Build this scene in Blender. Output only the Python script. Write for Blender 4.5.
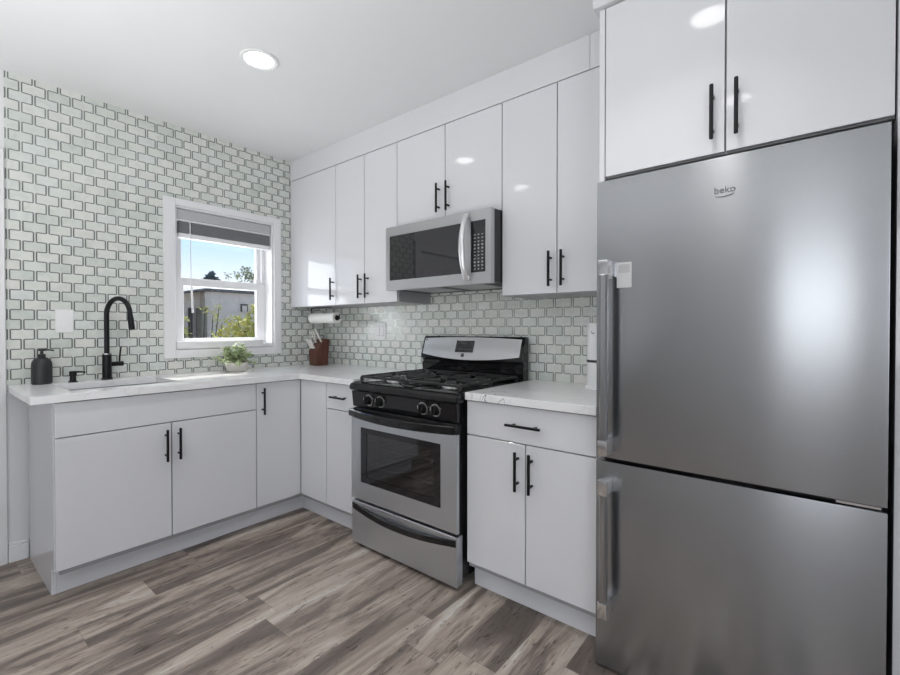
import bpy, bmesh, math, random
from mathutils import Vector, Matrix

for o in list(bpy.data.objects):
    bpy.data.objects.remove(o)
S = bpy.context.scene
COL = S.collection
PI = math.pi

# ---------------------------------------------------------------- camera
cd = bpy.data.cameras.new('camera')
cam = bpy.data.objects.new('camera', cd)
COL.objects.link(cam)
FPX, PX, PY = 445.47, 448.63, 333.43
cd.sensor_width = 36
cd.lens = FPX * 36 / 900
cd.shift_x = (450 - PX) / 900
cd.shift_y = (PY - 337.5) / 900
cd.clip_start = 0.02
cam.location = (3.1975, -2.2726, 1.2045)
cam.rotation_euler = (PI / 2 - 0.0104, 0, 0.6815)
S.camera = cam

# ---------------------------------------------------------------- view, world, sun, daylight
S.view_settings.view_transform = 'Standard'
S.view_settings.look = 'None'
S.view_settings.gamma = 1
S.view_settings.use_curve_mapping = False
S.view_settings.exposure = 0.05

W = bpy.data.worlds.new('sky')
S.world = W
W.use_nodes = True
wn, wl = W.node_tree.nodes, W.node_tree.links
bg = wn['Background']
tc = wn.new('ShaderNodeTexCoord')
sp = wn.new('ShaderNodeSeparateXYZ')
cr = wn.new('ShaderNodeValToRGB')
cr.color_ramp.elements[0].position = 0.0
cr.color_ramp.elements[0].color = (0.93, 0.95, 0.97, 1)
cr.color_ramp.elements[1].position = 0.5
cr.color_ramp.elements[1].color = (0.27, 0.46, 0.80, 1)
e = cr.color_ramp.elements.new(0.09)
e.color = (0.80, 0.88, 0.96, 1)
e = cr.color_ramp.elements.new(0.18)
e.color = (0.44, 0.68, 0.95, 1)
wl.new(tc.outputs['Generated'], sp.inputs[0])
wl.new(sp.outputs['Z'], cr.inputs[0])
wl.new(cr.outputs[0], bg.inputs[0])
bg.inputs[1].default_value = 1.22


def lamp(name, kind, loc, direction, energy, color=(1, 1, 1), sx=1.0, sy=None, spread=None):
    d = bpy.data.lights.new(name, kind)
    d.energy = energy
    d.color = color
    if kind == 'AREA':
        d.shape = 'RECTANGLE' if sy else 'DISK'
        d.size = sx
        if sy:
            d.size_y = sy
        if spread:
            d.spread = spread
    o = bpy.data.objects.new(name, d)
    o.location = loc
    o.rotation_euler = Vector(direction).to_track_quat('-Z', 'Y').to_euler()
    COL.objects.link(o)
    return o


sun = lamp('sun', 'SUN', (-6, 3, 9), (0.33, -0.20, -0.57), 5.0, (1.0, 0.95, 0.87))
sun.data.angle = 0.012
# fill lamps added at two assumed, unseen windows behind the camera
lamp('front_window_fill', 'AREA', (3.68, -4.70, 1.50), (0, 1, 0.0), 12, (0.965, 0.98, 1.0), 0.9, 1.25)
lamp('side_window_fill', 'AREA', (4.36, -3.2, 1.50), (-1, 0, 0.0), 12, (0.95, 0.975, 1.0), 1.25, 1.25)
# two unseen uplights added to brighten the ceiling
lamp('ceiling_fill', 'AREA', (1.5, -3.1, 0.80), (-0.16, 0.50, 1), 17.5, (0.97, 0.985, 1.0), 1.0, None, math.radians(125))
lamp('ceiling_fill', 'AREA', (2.7, -3.2, 0.80), (0, 0.2, 1), 15, (0.97, 0.985, 1.0), 1.0, None, math.radians(125))
lamp('kitchen_window_daylight', 'AREA', (-0.30, -0.80, 1.45), (1, -0.1, 0.55), 8, (0.94, 0.97, 1.0), 0.66, 0.9)


# ---------------------------------------------------------------- materials
def mat(name, color, rough=0.5, metal=0.0, spec=0.5, coat=0.0, emit=None, estr=0.0):
    m = bpy.data.materials.new(name)
    m.use_nodes = True
    b = m.node_tree.nodes['Principled BSDF']
    b.inputs['Base Color'].default_value = (*color, 1)
    b.inputs['Roughness'].default_value = rough
    b.inputs['Metallic'].default_value = metal
    b.inputs['Specular IOR Level'].default_value = spec
    b.inputs['Coat Weight'].default_value = coat
    b.inputs['Coat Roughness'].default_value = 0.04
    if emit:
        b.inputs['Emission Color'].default_value = (*emit, 1)
        b.inputs['Emission Strength'].default_value = estr
    return m


class NT:
    """small helper to write shader maths"""

    def __init__(self, m):
        self.t = m.node_tree
        self.n, self.l = self.t.nodes, self.t.links
        self.b = self.n['Principled BSDF']

    def _in(self, sock, v):
        if hasattr(v, 'is_linked') or isinstance(v, bpy.types.NodeSocket):
            self.l.new(v, sock)
        else:
            sock.default_value = v

    def m(self, op, a, b=0.0, c=None):
        k = self.n.new('ShaderNodeMath')
        k.operation = op
        self._in(k.inputs[0], a)
        self._in(k.inputs[1], b)
        if c is not None:
            self._in(k.inputs[2], c)
        return k.outputs[0]

    def pos(self):
        g = self.n.new('ShaderNodeNewGeometry')
        s = self.n.new('ShaderNodeSeparateXYZ')
        self.l.new(g.outputs['Position'], s.inputs[0])
        return s.outputs[0], s.outputs[1], s.outputs[2]

    def xyz(self, a, b, c):
        k = self.n.new('ShaderNodeCombineXYZ')
        for i, v in enumerate((a, b, c)):
            self._in(k.inputs[i], v)
        return k.outputs[0]

    def noise(self, vec, scale, detail=4, rough=0.5, dist=0.0):
        k = self.n.new('ShaderNodeTexNoise')
        self.l.new(vec, k.inputs['Vector'])
        k.inputs['Scale'].default_value = scale
        k.inputs['Detail'].default_value = detail
        k.inputs['Roughness'].default_value = rough
        k.inputs['Distortion'].default_value = dist
        return k.outputs['Fac']

    def white(self, vec):
        k = self.n.new('ShaderNodeTexWhiteNoise')
        k.noise_dimensions = '3D'
        self.l.new(vec, k.inputs['Vector'])
        return k.outputs['Value']

    def ramp(self, fac, stops, interp='LINEAR'):
        k = self.n.new('ShaderNodeValToRGB')
        r = k.color_ramp
        r.interpolation = interp
        while len(r.elements) < len(stops):
            r.elements.new(0.5)
        for el, (p, c) in zip(r.elements, stops):
            el.position = p
            el.color = (*c, 1)
        self.l.new(fac, k.inputs[0])
        return k.outputs[0]

    def mix(self, fac, a, b, blend='MIX'):
        k = self.n.new('ShaderNodeMix')
        k.data_type = 'RGBA'
        k.blend_type = blend
        self._in(k.inputs[0], fac)
        for i, v in ((6, a), (7, b)):
            if isinstance(v, tuple):
                k.inputs[i].default_value = (*v, 1)
            else:
                self.l.new(v, k.inputs[i])
        return k.outputs[2]

    def bump(self, h, strength, dist=0.002):
        k = self.n.new('ShaderNodeBump')
        k.inputs['Strength'].default_value = strength
        k.inputs['Distance'].default_value = dist
        self.l.new(h, k.inputs['Height'])
        self.l.new(k.outputs[0], self.b.inputs['Normal'])


def tile_material(name, axis, u0, z0, P, R, d1, d2, k):
    """running bond marble mosaic: each tile edged with narrow bevelled mirror strips"""
    m = mat(name, (0.7, 0.72, 0.69), 0.16)
    t = NT(m)
    x, y, z = t.pos()
    u = x if axis == 'x' else y
    a = t.m('ADD', t.m('DIVIDE', t.m('SUBTRACT', z, z0), R), 0.5)
    row = t.m('FLOOR', a)
    fv = t.m('SUBTRACT', a, row)
    shift = t.m('MULTIPLY', t.m('FLOORED_MODULO', row, 2.0), 0.5)
    b = t.m('SUBTRACT', t.m('DIVIDE', t.m('SUBTRACT', u, u0), P), shift)
    fb = t.m('FRACT', t.m('ADD', b, 100.5))
    dj = t.m('MULTIPLY', t.m('ABSOLUTE', t.m('SUBTRACT', fb, 0.5)), P)
    fo = t.m('FRACT', t.m('ADD', b, 100.0))
    do = t.m('MULTIPLY', t.m('ABSOLUTE', t.m('SUBTRACT', fo, 0.5)), P)
    dh = t.m('MULTIPLY', t.m('SUBTRACT', 0.5, t.m('ABSOLUTE', t.m('SUBTRACT', fv, 0.5))), R)
    dv = t.m('MULTIPLY', t.m('GREATER_THAN', dj, 0.0026), t.m('LESS_THAN', dj, 0.0086))
    hh = t.m('MULTIPLY', t.m('LESS_THAN', dh, 0.0026),
             t.m('MULTIPLY', t.m('GREATER_THAN', dj, 0.0055), t.m('GREATER_THAN', do, 0.0065)))
    dark = t.m('MAXIMUM', dv, hh)
    tid = t.xyz(row, t.m('FLOOR', b), 3.0)
    rnd = t.white(tid)
    rnd2 = t.white(t.xyz(t.m('FLOOR', b), row, 7.0))
    pv = t.xyz(t.m('ADD', u, t.m('MULTIPLY', rnd, 9.0)), z, rnd2)
    nz = t.noise(pv, 16, 5, 0.6, 0.8)
    col = t.ramp(rnd, [(0.0, (0.63, 0.665, 0.625)), (0.3, (0.71, 0.735, 0.69)), (0.55, (0.77, 0.78, 0.74)),
                       (0.8, (0.715, 0.75, 0.725)), (1.0, (0.77, 0.755, 0.715))])
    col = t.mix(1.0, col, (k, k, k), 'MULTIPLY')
    vein = t.ramp(nz, [(0.3, (0.84, 0.86, 0.85)), (0.55, (1, 1, 1)), (0.75, (1.0, 1.0, 0.99))])
    col = t.mix(1.0, col, vein, 'MULTIPLY')
    dcol = t.mix(rnd2, d1, d2)
    t.l.new(t.mix(dark, col, dcol), t.b.inputs['Base Color'])
    t.l.new(t.m('MULTIPLY', dark, 0.55), t.b.inputs['Metallic'])
    t.l.new(t.m('SUBTRACT', 0.27, t.m('MULTIPLY', dark, 0.06)), t.b.inputs['Roughness'])
    t.bump(t.m('SUBTRACT', 1.0, dark), 0.35, 0.0015)
    return m


def floor_material():
    m = mat('vinyl_planks', (0.2, 0.17, 0.15), 0.42, spec=0.4)
    t = NT(m)
    x, y, z = t.pos()
    PW, PL = 0.18, 1.22
    a = t.m('DIVIDE', t.m('ADD', x, 5.03), PW)
    ia = t.m('FLOOR', a)
    off = t.m('MULTIPLY', t.white(t.xyz(ia, 2.0, 5.0)), PL)
    b = t.m('DIVIDE', t.m('ADD', t.m('ADD', y, 20.0), off), PL)
    ib = t.m('FLOOR', b)
    r1 = t.white(t.xyz(ia, ib, 1.0))
    r2 = t.white(t.xyz(ib, ia, 9.0))
    gv = t.xyz(t.m('ADD', t.m('MULTIPLY', x, 9.0), t.m('MULTIPLY', r1, 37.0)),
               t.m('ADD', t.m('MULTIPLY', y, 1.15), t.m('MULTIPLY', r2, 23.0)), r1)
    n1 = t.noise(gv, 1.0, 6, 0.62, 0.9)
    gv2 = t.xyz(t.m('ADD', t.m('MULTIPLY', x, 52.0), t.m('MULTIPLY', r2, 51.0)),
                t.m('MULTIPLY', y, 8.0), r2)
    n2 = t.noise(gv2, 1.0, 6, 0.68, 1.6)
    gv3 = t.xyz(t.m('MULTIPLY', x, 150.0), t.m('MULTIPLY', y, 5.0), r1)
    n3 = t.noise(gv3, 1.0, 3, 0.5)
    tone = t.m('ADD', t.m('MULTIPLY', n1, 0.95), t.m('MULTIPLY', t.m('SUBTRACT', r1, 0.5), 0.05))
    col = t.ramp(tone, [(0.30, (0.116, 0.096, 0.084)), (0.41, (0.171, 0.141, 0.124)),
                        (0.49, (0.314, 0.260, 0.222)), (0.56, (0.413, 0.354, 0.304)),
                        (0.66, (0.550, 0.522, 0.484))])
    knot = t.ramp(n2, [(0.0, (0.18, 0.16, 0.14)), (0.38, (0.30, 0.27, 0.25)), (0.43, (1, 1, 1)), (1.0, (1.06, 1.06, 1.06))])
    col = t.mix(0.75, col, knot, 'MULTIPLY')
    fine = t.ramp(n3, [(0.3, (0.86, 0.86, 0.86)), (0.6, (1.05, 1.05, 1.05))])
    col = t.mix(0.6, col, fine, 'MULTIPLY')
    fa = t.m('FRACT', a)
    fb = t.m('FRACT', b)
    da = t.m('MULTIPLY', t.m('SUBTRACT', 0.5, t.m('ABSOLUTE', t.m('SUBTRACT', fa, 0.5))), PW)
    db = t.m('MULTIPLY', t.m('SUBTRACT', 0.5, t.m('ABSOLUTE', t.m('SUBTRACT', fb, 0.5))), PL)
    seam = t.m('LESS_THAN', t.m('MINIMUM', da, db), 0.0011)
    t.l.new(t.mix(t.m('MULTIPLY', seam, 0.35), col, (0.05, 0.04, 0.038)), t.b.inputs['Base Color'])
    t.bump(t.m('SUBTRACT', n2, seam), 0.12, 0.001)
    return m


def quartz_material():
    m = mat('white_quartz', (0.8, 0.8, 0.8), 0.12)
    t = NT(m)
    x, y, z = t.pos()
    v = t.xyz(x, y, z)
    n = t.noise(v, 2.3, 6, 0.6, 1.3)
    r = t.m('ABSOLUTE', t.m('SUBTRACT', n, 0.5))
    faint = t.ramp(r, [(0.0, (0.80, 0.80, 0.815)), (0.018, (0.86, 0.86, 0.87)), (0.06, (0.88, 0.88, 0.89))])

    def near(px, py, rad):
        d = t.m('SQRT', t.m('ADD', t.m('POWER', t.m('SUBTRACT', x, px), 2.0), t.m('POWER', t.m('SUBTRACT', y, py), 2.0)))
        return t.m('SUBTRACT', 1.0, t.m('MINIMUM', t.m('DIVIDE', d, rad), 1.0))
    msk = t.m('MAXIMUM', near(0.60, -0.57, 0.10), near(2.11, -0.615, 0.12))
    n2 = t.noise(v, 9.0, 2, 0.5, 1.0)
    r2 = t.m('ABSOLUTE', t.m('SUBTRACT', n2, 0.52))
    strong = t.m('MULTIPLY', t.m('LESS_THAN', r2, 0.016), t.m('MINIMUM', t.m('MULTIPLY', msk, 1.6), 1.0))
    t.l.new(t.mix(t.m('MULTIPLY', strong, 0.75), faint, (0.16, 0.16, 0.17)), t.b.inputs['Base Color'])
    return m


def steel_material(name, color, rough, aniso=0.75, rot=0.0, grain=(3.0, 3.0, 900.0), gs=0.05):
    m = mat(name, color, rough, 1.0)
    t = NT(m)
    tg = t.n.new('ShaderNodeTangent')
    tg.direction_type = 'RADIAL'
    tg.axis = 'Z'
    t.l.new(tg.outputs[0], t.b.inputs['Tangent'])
    t.b.inputs['Anisotropic'].default_value = aniso
    t.b.inputs['Anisotropic Rotation'].default_value = rot
    x, y, z = t.pos()
    v = t.xyz(t.m('MULTIPLY', x, grain[0]), t.m('MULTIPLY', y, grain[1]), t.m('MULTIPLY', z, grain[2]))
    n = t.noise(v, 1.0, 2, 0.5)
    t.l.new(t.m('ADD', rough - gs / 2, t.m('MULTIPLY', n, gs)), t.b.inputs['Roughness'])
    return m


def noisy(name, c1, c2, scale, rough=0.6, spec=0.4, stretch=(1, 1, 1), bump=0.0):
    m = mat(name, c1, rough, spec=spec)
    t = NT(m)
    x, y, z = t.pos()
    v = t.xyz(t.m('MULTIPLY', x, stretch[0]), t.m('MULTIPLY', y, stretch[1]), t.m('MULTIPLY', z, stretch[2]))
    n = t.noise(v, scale, 5, 0.6, 0.4)
    t.l.new(t.ramp(n, [(0.3, c1), (0.7, c2)]), t.b.inputs['Base Color'])
    if bump:
        t.bump(n, bump, 0.003)
    return m


def glass_material(name, tint=(1, 1, 1), ior=1.45):
    m = bpy.data.materials.new(name)
    m.use_nodes = True
    n, l = m.node_tree.nodes, m.node_tree.links
    n.remove(n['Principled BSDF'])
    tr = n.new('ShaderNodeBsdfTransparent')
    tr.inputs[0].default_value = (*tint, 1)
    gl = n.new('ShaderNodeBsdfGlossy')
    gl.inputs['Roughness'].default_value = 0.02
    fr = n.new('ShaderNodeFresnel')
    ge = n.new('ShaderNodeNewGeometry')
    ma = n.new('ShaderNodeMath')
    ma.operation = 'MULTIPLY_ADD'
    ma.inputs[1].default_value = 1 / ior - ior
    ma.inputs[2].default_value = ior
    l.new(ge.outputs['Backfacing'], ma.inputs[0])
    l.new(ma.outputs[0], fr.inputs[0])
    mx = n.new('ShaderNodeMixShader')
    l.new(fr.outputs[0], mx.inputs[0])
    l.new(tr.outputs[0], mx.inputs[1])
    l.new(gl.outputs[0], mx.inputs[2])
    l.new(mx.outputs[0], n['Material Output'].inputs[0])
    return m


M = {}
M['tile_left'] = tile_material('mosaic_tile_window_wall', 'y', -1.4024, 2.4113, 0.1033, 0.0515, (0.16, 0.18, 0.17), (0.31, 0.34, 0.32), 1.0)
M['tile_back'] = tile_material('mosaic_tile_range_wall', 'x', 1.8435, 1.2953, 0.104, 0.0512, (0.30, 0.325, 0.305), (0.42, 0.44, 0.415), 1.13)  # mirror strips painted lighter here for the reflection they show
M['floor'] = floor_material()
M['quartz'] = quartz_material()
M['paint'] = noisy('white_wall_paint', (0.78, 0.785, 0.79), (0.80, 0.80, 0.805), 3.0, 0.6)
M['ceiling'] = noisy('ceiling_paint', (0.80, 0.805, 0.81), (0.82, 0.825, 0.83), 2.0, 0.7)
M['trim'] = mat('white_trim_paint', (0.82, 0.82, 0.83), 0.35)
M['gloss'] = mat('white_high_gloss', (0.735, 0.740, 0.768), 0.07)
M['carcass'] = mat('gap_shade_grey', (0.40, 0.40, 0.415), 0.4)  # box colour darkened to stand in for the shade in the door gaps
M['soffit'] = mat('white_filler_panel', (0.73, 0.735, 0.76), 0.14)
M['black_metal'] = mat('matte_black_metal', (0.012, 0.012, 0.014), 0.35, 0.6)
M['black_plastic'] = mat('black_plastic', (0.012, 0.012, 0.013), 0.35)
M['black_gloss'] = mat('black_enamel', (0.010, 0.010, 0.011), 0.10)
M['iron'] = mat('cast_iron', (0.018, 0.018, 0.019), 0.42)
M['dark_glass'] = mat('dark_glass', (0.012, 0.012, 0.014), 0.03, spec=0.7)
M['steel'] = steel_material('brushed_stainless', (0.50, 0.503, 0.512), 0.36, 0.4)
M['range_steel'] = steel_material('range_stainless', (0.66, 0.69, 0.73), 0.45, 0.4)
M['fridge_steel'] = steel_material('fridge_stainless', (0.360, 0.370, 0.386), 0.26, 0.80, 0.25, gs=0.012)
M['chrome'] = mat('satin_chrome', (0.70, 0.70, 0.71), 0.16, 1.0)
M['satin'] = mat('satin_steel', (0.78, 0.78, 0.79), 0.34, 1.0)
M['aluminium'] = mat('cast_aluminium', (0.62, 0.62, 0.62), 0.35, 1.0)
M['fridge_side'] = mat('dark_grey_cabinet', (0.05, 0.05, 0.055), 0.5)
M['charcoal'] = mat('charcoal_ceramic', (0.020, 0.020, 0.023), 0.45)
M['white_plastic'] = mat('white_plastic', (0.86, 0.86, 0.86), 0.3)
M['paper'] = noisy('paper', (0.80, 0.795, 0.76), (0.86, 0.855, 0.83), 60, 0.9, bump=0.1)
M['cherry'] = noisy('cherry_wood', (0.085, 0.028, 0.017), (0.14, 0.050, 0.031), 5, 0.4, stretch=(12, 12, 1.5))
M['handle_white'] = mat('white_knife_handle', (0.74, 0.71, 0.66), 0.35)
M['pot'] = noisy('pale_ceramic', (0.66, 0.62, 0.58), (0.74, 0.71, 0.67), 9, 0.55)
M['leaf_a'] = noisy('plant_leaf', (0.24, 0.36, 0.12), (0.78, 0.82, 0.60), 40, 0.5)
M['soil'] = noisy('potting_soil', (0.03, 0.02, 0.015), (0.06, 0.045, 0.03), 60, 0.9)
M['stem'] = noisy('plant_stem', (0.10, 0.14, 0.05), (0.16, 0.20, 0.08), 20, 0.7)
M['valance'] = noisy('blind_valance', (0.46, 0.46, 0.48), (0.50, 0.50, 0.52), 12, 0.5)
M['slats'] = noisy('blind_slats', (0.24, 0.24, 0.25), (0.30, 0.30, 0.315), 30, 0.5, stretch=(1, 0.2, 6))
M['vinyl'] = mat('white_vinyl', (0.84, 0.84, 0.85), 0.35)
M['glass'] = glass_material('window_glass')
M['oven_glass'] = glass_material('oven_glass', (0.55, 0.55, 0.56), 1.9)
M['oven_inside'] = noisy('oven_enamel', (0.20, 0.20, 0.205), (0.28, 0.28, 0.285), 40, 0.45)
M['lens'] = mat('lamp_lens', (1, 1, 1), 0.4, emit=(1, 0.985, 0.96), estr=9.0)
M['grey_print'] = mat('pale_button_print', (0.34, 0.34, 0.35), 0.5)
M['dim_print'] = mat('dim_display_print', (0.09, 0.09, 0.095), 0.5)
M['logo_grey'] = mat('badge_grey', (0.20, 0.20, 0.205), 0.35, 0.6)
M['label'] = mat('clear_label', (0.62, 0.62, 0.63), 0.3)
M['label_paper'] = mat('label_paper', (0.48, 0.48, 0.49), 0.5)
M['stucco'] = noisy('grey_stucco', (0.55, 0.48, 0.42), (0.64, 0.565, 0.50), 6, 0.9, bump=0.3)
M['roof_edge'] = mat('roof_flashing', (0.08, 0.075, 0.075), 0.6)
M['shade_dark'] = noisy('dark_brown_wood', (0.05, 0.042, 0.038), (0.09, 0.075, 0.065), 8, 0.7)
M['olive'] = noisy('weathered_olive_wood', (0.17, 0.16, 0.12), (0.24, 0.22, 0.17), 8, 0.8)
M['bark'] = noisy('bark', (0.06, 0.045, 0.03), (0.12, 0.09, 0.065), 20, 0.9)
M['leaf_y'] = noisy('garden_leaf', (0.34, 0.34, 0.06), (0.74, 0.68, 0.20), 3.5, 0.6)
M['leaf_t'] = noisy('tree_leaf', (0.16, 0.20, 0.06), (0.40, 0.42, 0.20), 1.2, 0.6)
M['leaf_d'] = noisy('far_leaf', (0.06, 0.12, 0.14), (0.10, 0.17, 0.18), 1.0, 0.8)
M['ground'] = noisy('garden_soil', (0.12, 0.10, 0.075), (0.18, 0.16, 0.11), 2, 0.95)


# ---------------------------------------------------------------- mesh helpers
class B:
    def __init__(self):
        self.bm = bmesh.new()

    def _merge(self, b2, mi=0):
        for f in b2.faces:
            f.material_index = mi
        me = bpy.data.meshes.new('tmp')
        b2.to_mesh(me)
        b2.free()
        self.bm.from_mesh(me)
        bpy.data.meshes.remove(me)
        return self

    def box(self, x0, x1, y0, y1, z0, z1, bev=0.0, seg=1, mi=0, rot=None):
        x0, x1 = min(x0, x1), max(x0, x1)
        y0, y1 = min(y0, y1), max(y0, y1)
        z0, z1 = min(z0, z1), max(z0, z1)
        b = bmesh.new()
        bmesh.ops.create_cube(b, size=1)
        c = Vector(((x0 + x1) / 2, (y0 + y1) / 2, (z0 + z1) / 2))
        for v in b.verts:
            v.co = Vector((v.co.x * (x1 - x0), v.co.y * (y1 - y0), v.co.z * (z1 - z0)))
        if bev:
            bmesh.ops.bevel(b, geom=b.edges[:], offset=bev, segments=seg, affect='EDGES', profile=0.7)
        for v in b.verts:
            v.co = (rot @ v.co if rot else v.co) + c
        return self._merge(b, mi)

    def cyl(self, p0, p1, r0, r1=None, seg=20, mi=0, cap=True):
        p0, p1 = Vector(p0), Vector(p1)
        r1 = r0 if r1 is None else r1
        b = bmesh.new()
        q = (p1 - p0).to_track_quat('Z', 'Y')
        rings = []
        for p, r in ((p0, r0), (p1, r1)):
            rings.append([b.verts.new(p + q @ Vector((r * math.cos(2 * PI * i / seg), r * math.sin(2 * PI * i / seg), 0))) for i in range(seg)])
        for i in range(seg):
            j = (i + 1) % seg
            b.faces.new((rings[0][i], rings[0][j], rings[1][j], rings[1][i]))
        if cap:
            b.faces.new(rings[0][::-1])
            b.faces.new(rings[1])
        return self._merge(b, mi)

    def tube(self, pts, r, seg=12, mi=0, sx=1.0, sy=1.0, up=None):
        """round or squashed section swept along pts; r may be a list"""
        pts = [Vector(p) for p in pts]
        b = bmesh.new()
        rings = []
        n = len(pts)
        ref = Vector(up) if up else Vector((0, 0, 1))
        for k, p in enumerate(pts):
            d = (pts[min(k + 1, n - 1)] - pts[max(k - 1, 0)]).normalized()
            s = d.cross(ref)
            if s.length < 1e-4:
                s = d.cross(Vector((1, 0, 0)))
            s.normalize()
            w = s.cross(d).normalized()
            rr = r[k] if isinstance(r, (list, tuple)) else r
            rings.append([b.verts.new(p + s * (rr * sx * math.cos(2 * PI * i / seg)) + w * (rr * sy * math.sin(2 * PI * i / seg))) for i in range(seg)])
        for k in range(n - 1):
            for i in range(seg):
                j = (i + 1) % seg
                b.faces.new((rings[k][i], rings[k][j], rings[k + 1][j], rings[k + 1][i]))
        b.faces.new(rings[0][::-1])
        b.faces.new(rings[-1])
        return self._merge(b, mi)

    def bar(self, pts, w, h, mi=0, up=(0, 0, 1)):
        """rectangular section w (sideways) x h (along up) swept along pts"""
        pts = [Vector(p) for p in pts]
        b = bmesh.new()
        n = len(pts)
        up = Vector(up)
        rings = []
        for k, p in enumerate(pts):
            d = (pts[min(k + 1, n - 1)] - pts[max(k - 1, 0)]).normalized()
            s = d.cross(up).normalized()
            t = s.cross(d).normalized()
            c = 0.22 * min(w, h)
            a, e = w / 2, h / 2
            sec = [(a - c, -e), (a, -e + c), (a, e - c), (a - c, e), (-a + c, e), (-a, e - c), (-a, -e + c), (-a + c, -e)]
            rings.append([b.verts.new(p + s * q[0] + t * q[1]) for q in sec])
        for k in range(n - 1):
            for i in range(8):
                j = (i + 1) % 8
                b.faces.new((rings[k][i], rings[k][j], rings[k + 1][j], rings[k + 1][i]))
        b.faces.new(rings[0][::-1])
        b.faces.new(rings[-1])
        return self._merge(b, mi)

    def lathe(self, prof, c, seg=32, mi=0):
        b = bmesh.new()
        rings = []
        for r, z in prof:
            if r < 1e-5:
                rings.append([b.verts.new((c[0], c[1], c[2] + z))])
            else:
                rings.append([b.verts.new((c[0] + r * math.cos(2 * PI * i / seg), c[1] + r * math.sin(2 * PI * i / seg), c[2] + z)) for i in range(seg)])
        for k in range(len(rings) - 1):
            A, C = rings[k], rings[k + 1]
            for i in range(seg):
                j = (i + 1) % seg
                vs = []
                for v in (A[i % len(A)], A[j % len(A)], C[j % len(C)], C[i % len(C)]):
                    if v not in vs:
                        vs.append(v)
                if len(vs) > 2:
                    b.faces.new(vs)
        return self._merge(b, mi)

    def prism(self, poly, axis, a0, a1, mi=0, bev=0.0):
        """poly of 2-D points extruded along axis ('x': (y,z), 'y': (x,z), 'z': (x,y))"""
        def P(u, v, a):
            return {'x': (a, u, v), 'y': (u, a, v), 'z': (u, v, a)}[axis]
        b = bmesh.new()
        A = [b.verts.new(P(u, v, a0)) for u, v in poly]
        C = [b.verts.new(P(u, v, a1)) for u, v in poly]
        n = len(poly)
        for i in range(n):
            j = (i + 1) % n
            b.faces.new((A[i], A[j], C[j], C[i]))
        b.faces.new(A[::-1])
        b.faces.new(C)
        bmesh.ops.recalc_face_normals(b, faces=b.faces[:])
        if bev:
            bmesh.ops.bevel(b, geom=b.edges[:], offset=bev, segments=2, affect='EDGES')
        return self._merge(b, mi)

    def quadmesh(self, rows, mi=0, closed=False):
        b = bmesh.new()
        vs = [[b.verts.new(p) for p in r] for r in rows]
        for i in range(len(vs) - 1):
            for j in range(len(vs[0]) - 1):
                b.faces.new((vs[i][j], vs[i][j + 1], vs[i + 1][j + 1], vs[i + 1][j]))
        return self._merge(b, mi)

    def ball(self, c, r, sx=1, sy=1, sz=1, sub=2, mi=0):
        b = bmesh.new()
        bmesh.ops.create_icosphere(b, subdivisions=sub, radius=r)
        for v in b.verts:
            v.co = Vector((v.co.x * sx, v.co.y * sy, v.co.z * sz)) + Vector(c)
        return self._merge(b, mi)

    def leaf(self, p, d, n, L, w, fold=0.15):
        d = Vector(d).normalized()
        s = d.cross(Vector(n))
        if s.length < 1e-3:
            s = d.cross(Vector((0.3, 0.5, 0.8)))
        s.normalize()
        q = s.cross(d)
        p = Vector(p)
        bm = self.bm
        a = bm.verts.new(p)
        l1 = bm.verts.new(p + d * L * 0.45 + s * w + q * L * fold)
        r1 = bm.verts.new(p + d * L * 0.45 - s * w + q * L * fold)
        m1 = bm.verts.new(p + d * L * 0.5)
        t = bm.verts.new(p + d * L - q * L * fold)
        bm.faces.new((a, m1, l1))
        bm.faces.new((a, r1, m1))
        bm.faces.new((l1, m1, t))
        bm.faces.new((m1, r1, t))
        return self

    def build(self, name, mats, parent=None, smooth=True, kind=None):
        me = bpy.data.meshes.new(name)
        bmesh.ops.recalc_face_normals(self.bm, faces=self.bm.faces[:]) if smooth != 'leaf' else None
        self.bm.to_mesh(me)
        self.bm.free()
        if smooth is True:
            me.shade_smooth()
            me.set_sharp_from_angle(angle=math.radians(35))
        for m in (mats if isinstance(mats, (list, tuple)) else [mats]):
            me.materials.append(m)
        o = bpy.data.objects.new(name, me)
        COL.objects.link(o)
        if parent:
            o.parent = parent
            r = root_of(parent)
            o.matrix_parent_inverse = Matrix.Translation(-Vector(r.location)) if parent == r else Matrix.Identity(4)
        if kind:
            o['kind'] = kind
        return o


def root_of(o):
    while o.parent:
        o = o.parent
    return o


def tag(o, label, cat, group=None):
    o['label'] = label
    o['category'] = cat
    if group:
        o['group'] = group
    return o


def thing(name, loc, label, cat, group=None):
    o = bpy.data.objects.new(name, None)
    o.empty_display_size = 0.05
    o.location = loc
    COL.objects.link(o)
    return tag(o, label, cat, group)


def copy_tree(o, parent=None):
    c = o.copy()
    COL.objects.link(c)
    if parent:
        c.parent = parent
        c.matrix_parent_inverse = o.matrix_parent_inverse.copy()
    for ch in [k for k in bpy.data.objects if k.parent == o]:
        copy_tree(ch, c)
    return c


def struct(o):
    o['kind'] = 'structure'
    return o


# ---------------------------------------------------------------- room
RX, RY, CH = 4.40, -4.75, 2.521     # right wall, wall behind the camera, ceiling height
OW = dict(y0=-1.145, y1=-0.465, z0=1.067, z1=2.005)     # kitchen window opening

B().box(-0.25, RX + 0.2, RY - 0.2, 0.2, -0.12, 0, mi=0).build('floor', M['floor'], smooth=False, kind='structure')
B().box(-0.25, RX + 0.2, RY - 0.2, 0.2, CH, CH + 0.12).build('ceiling', M['ceiling'], smooth=False, kind='structure')

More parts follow.
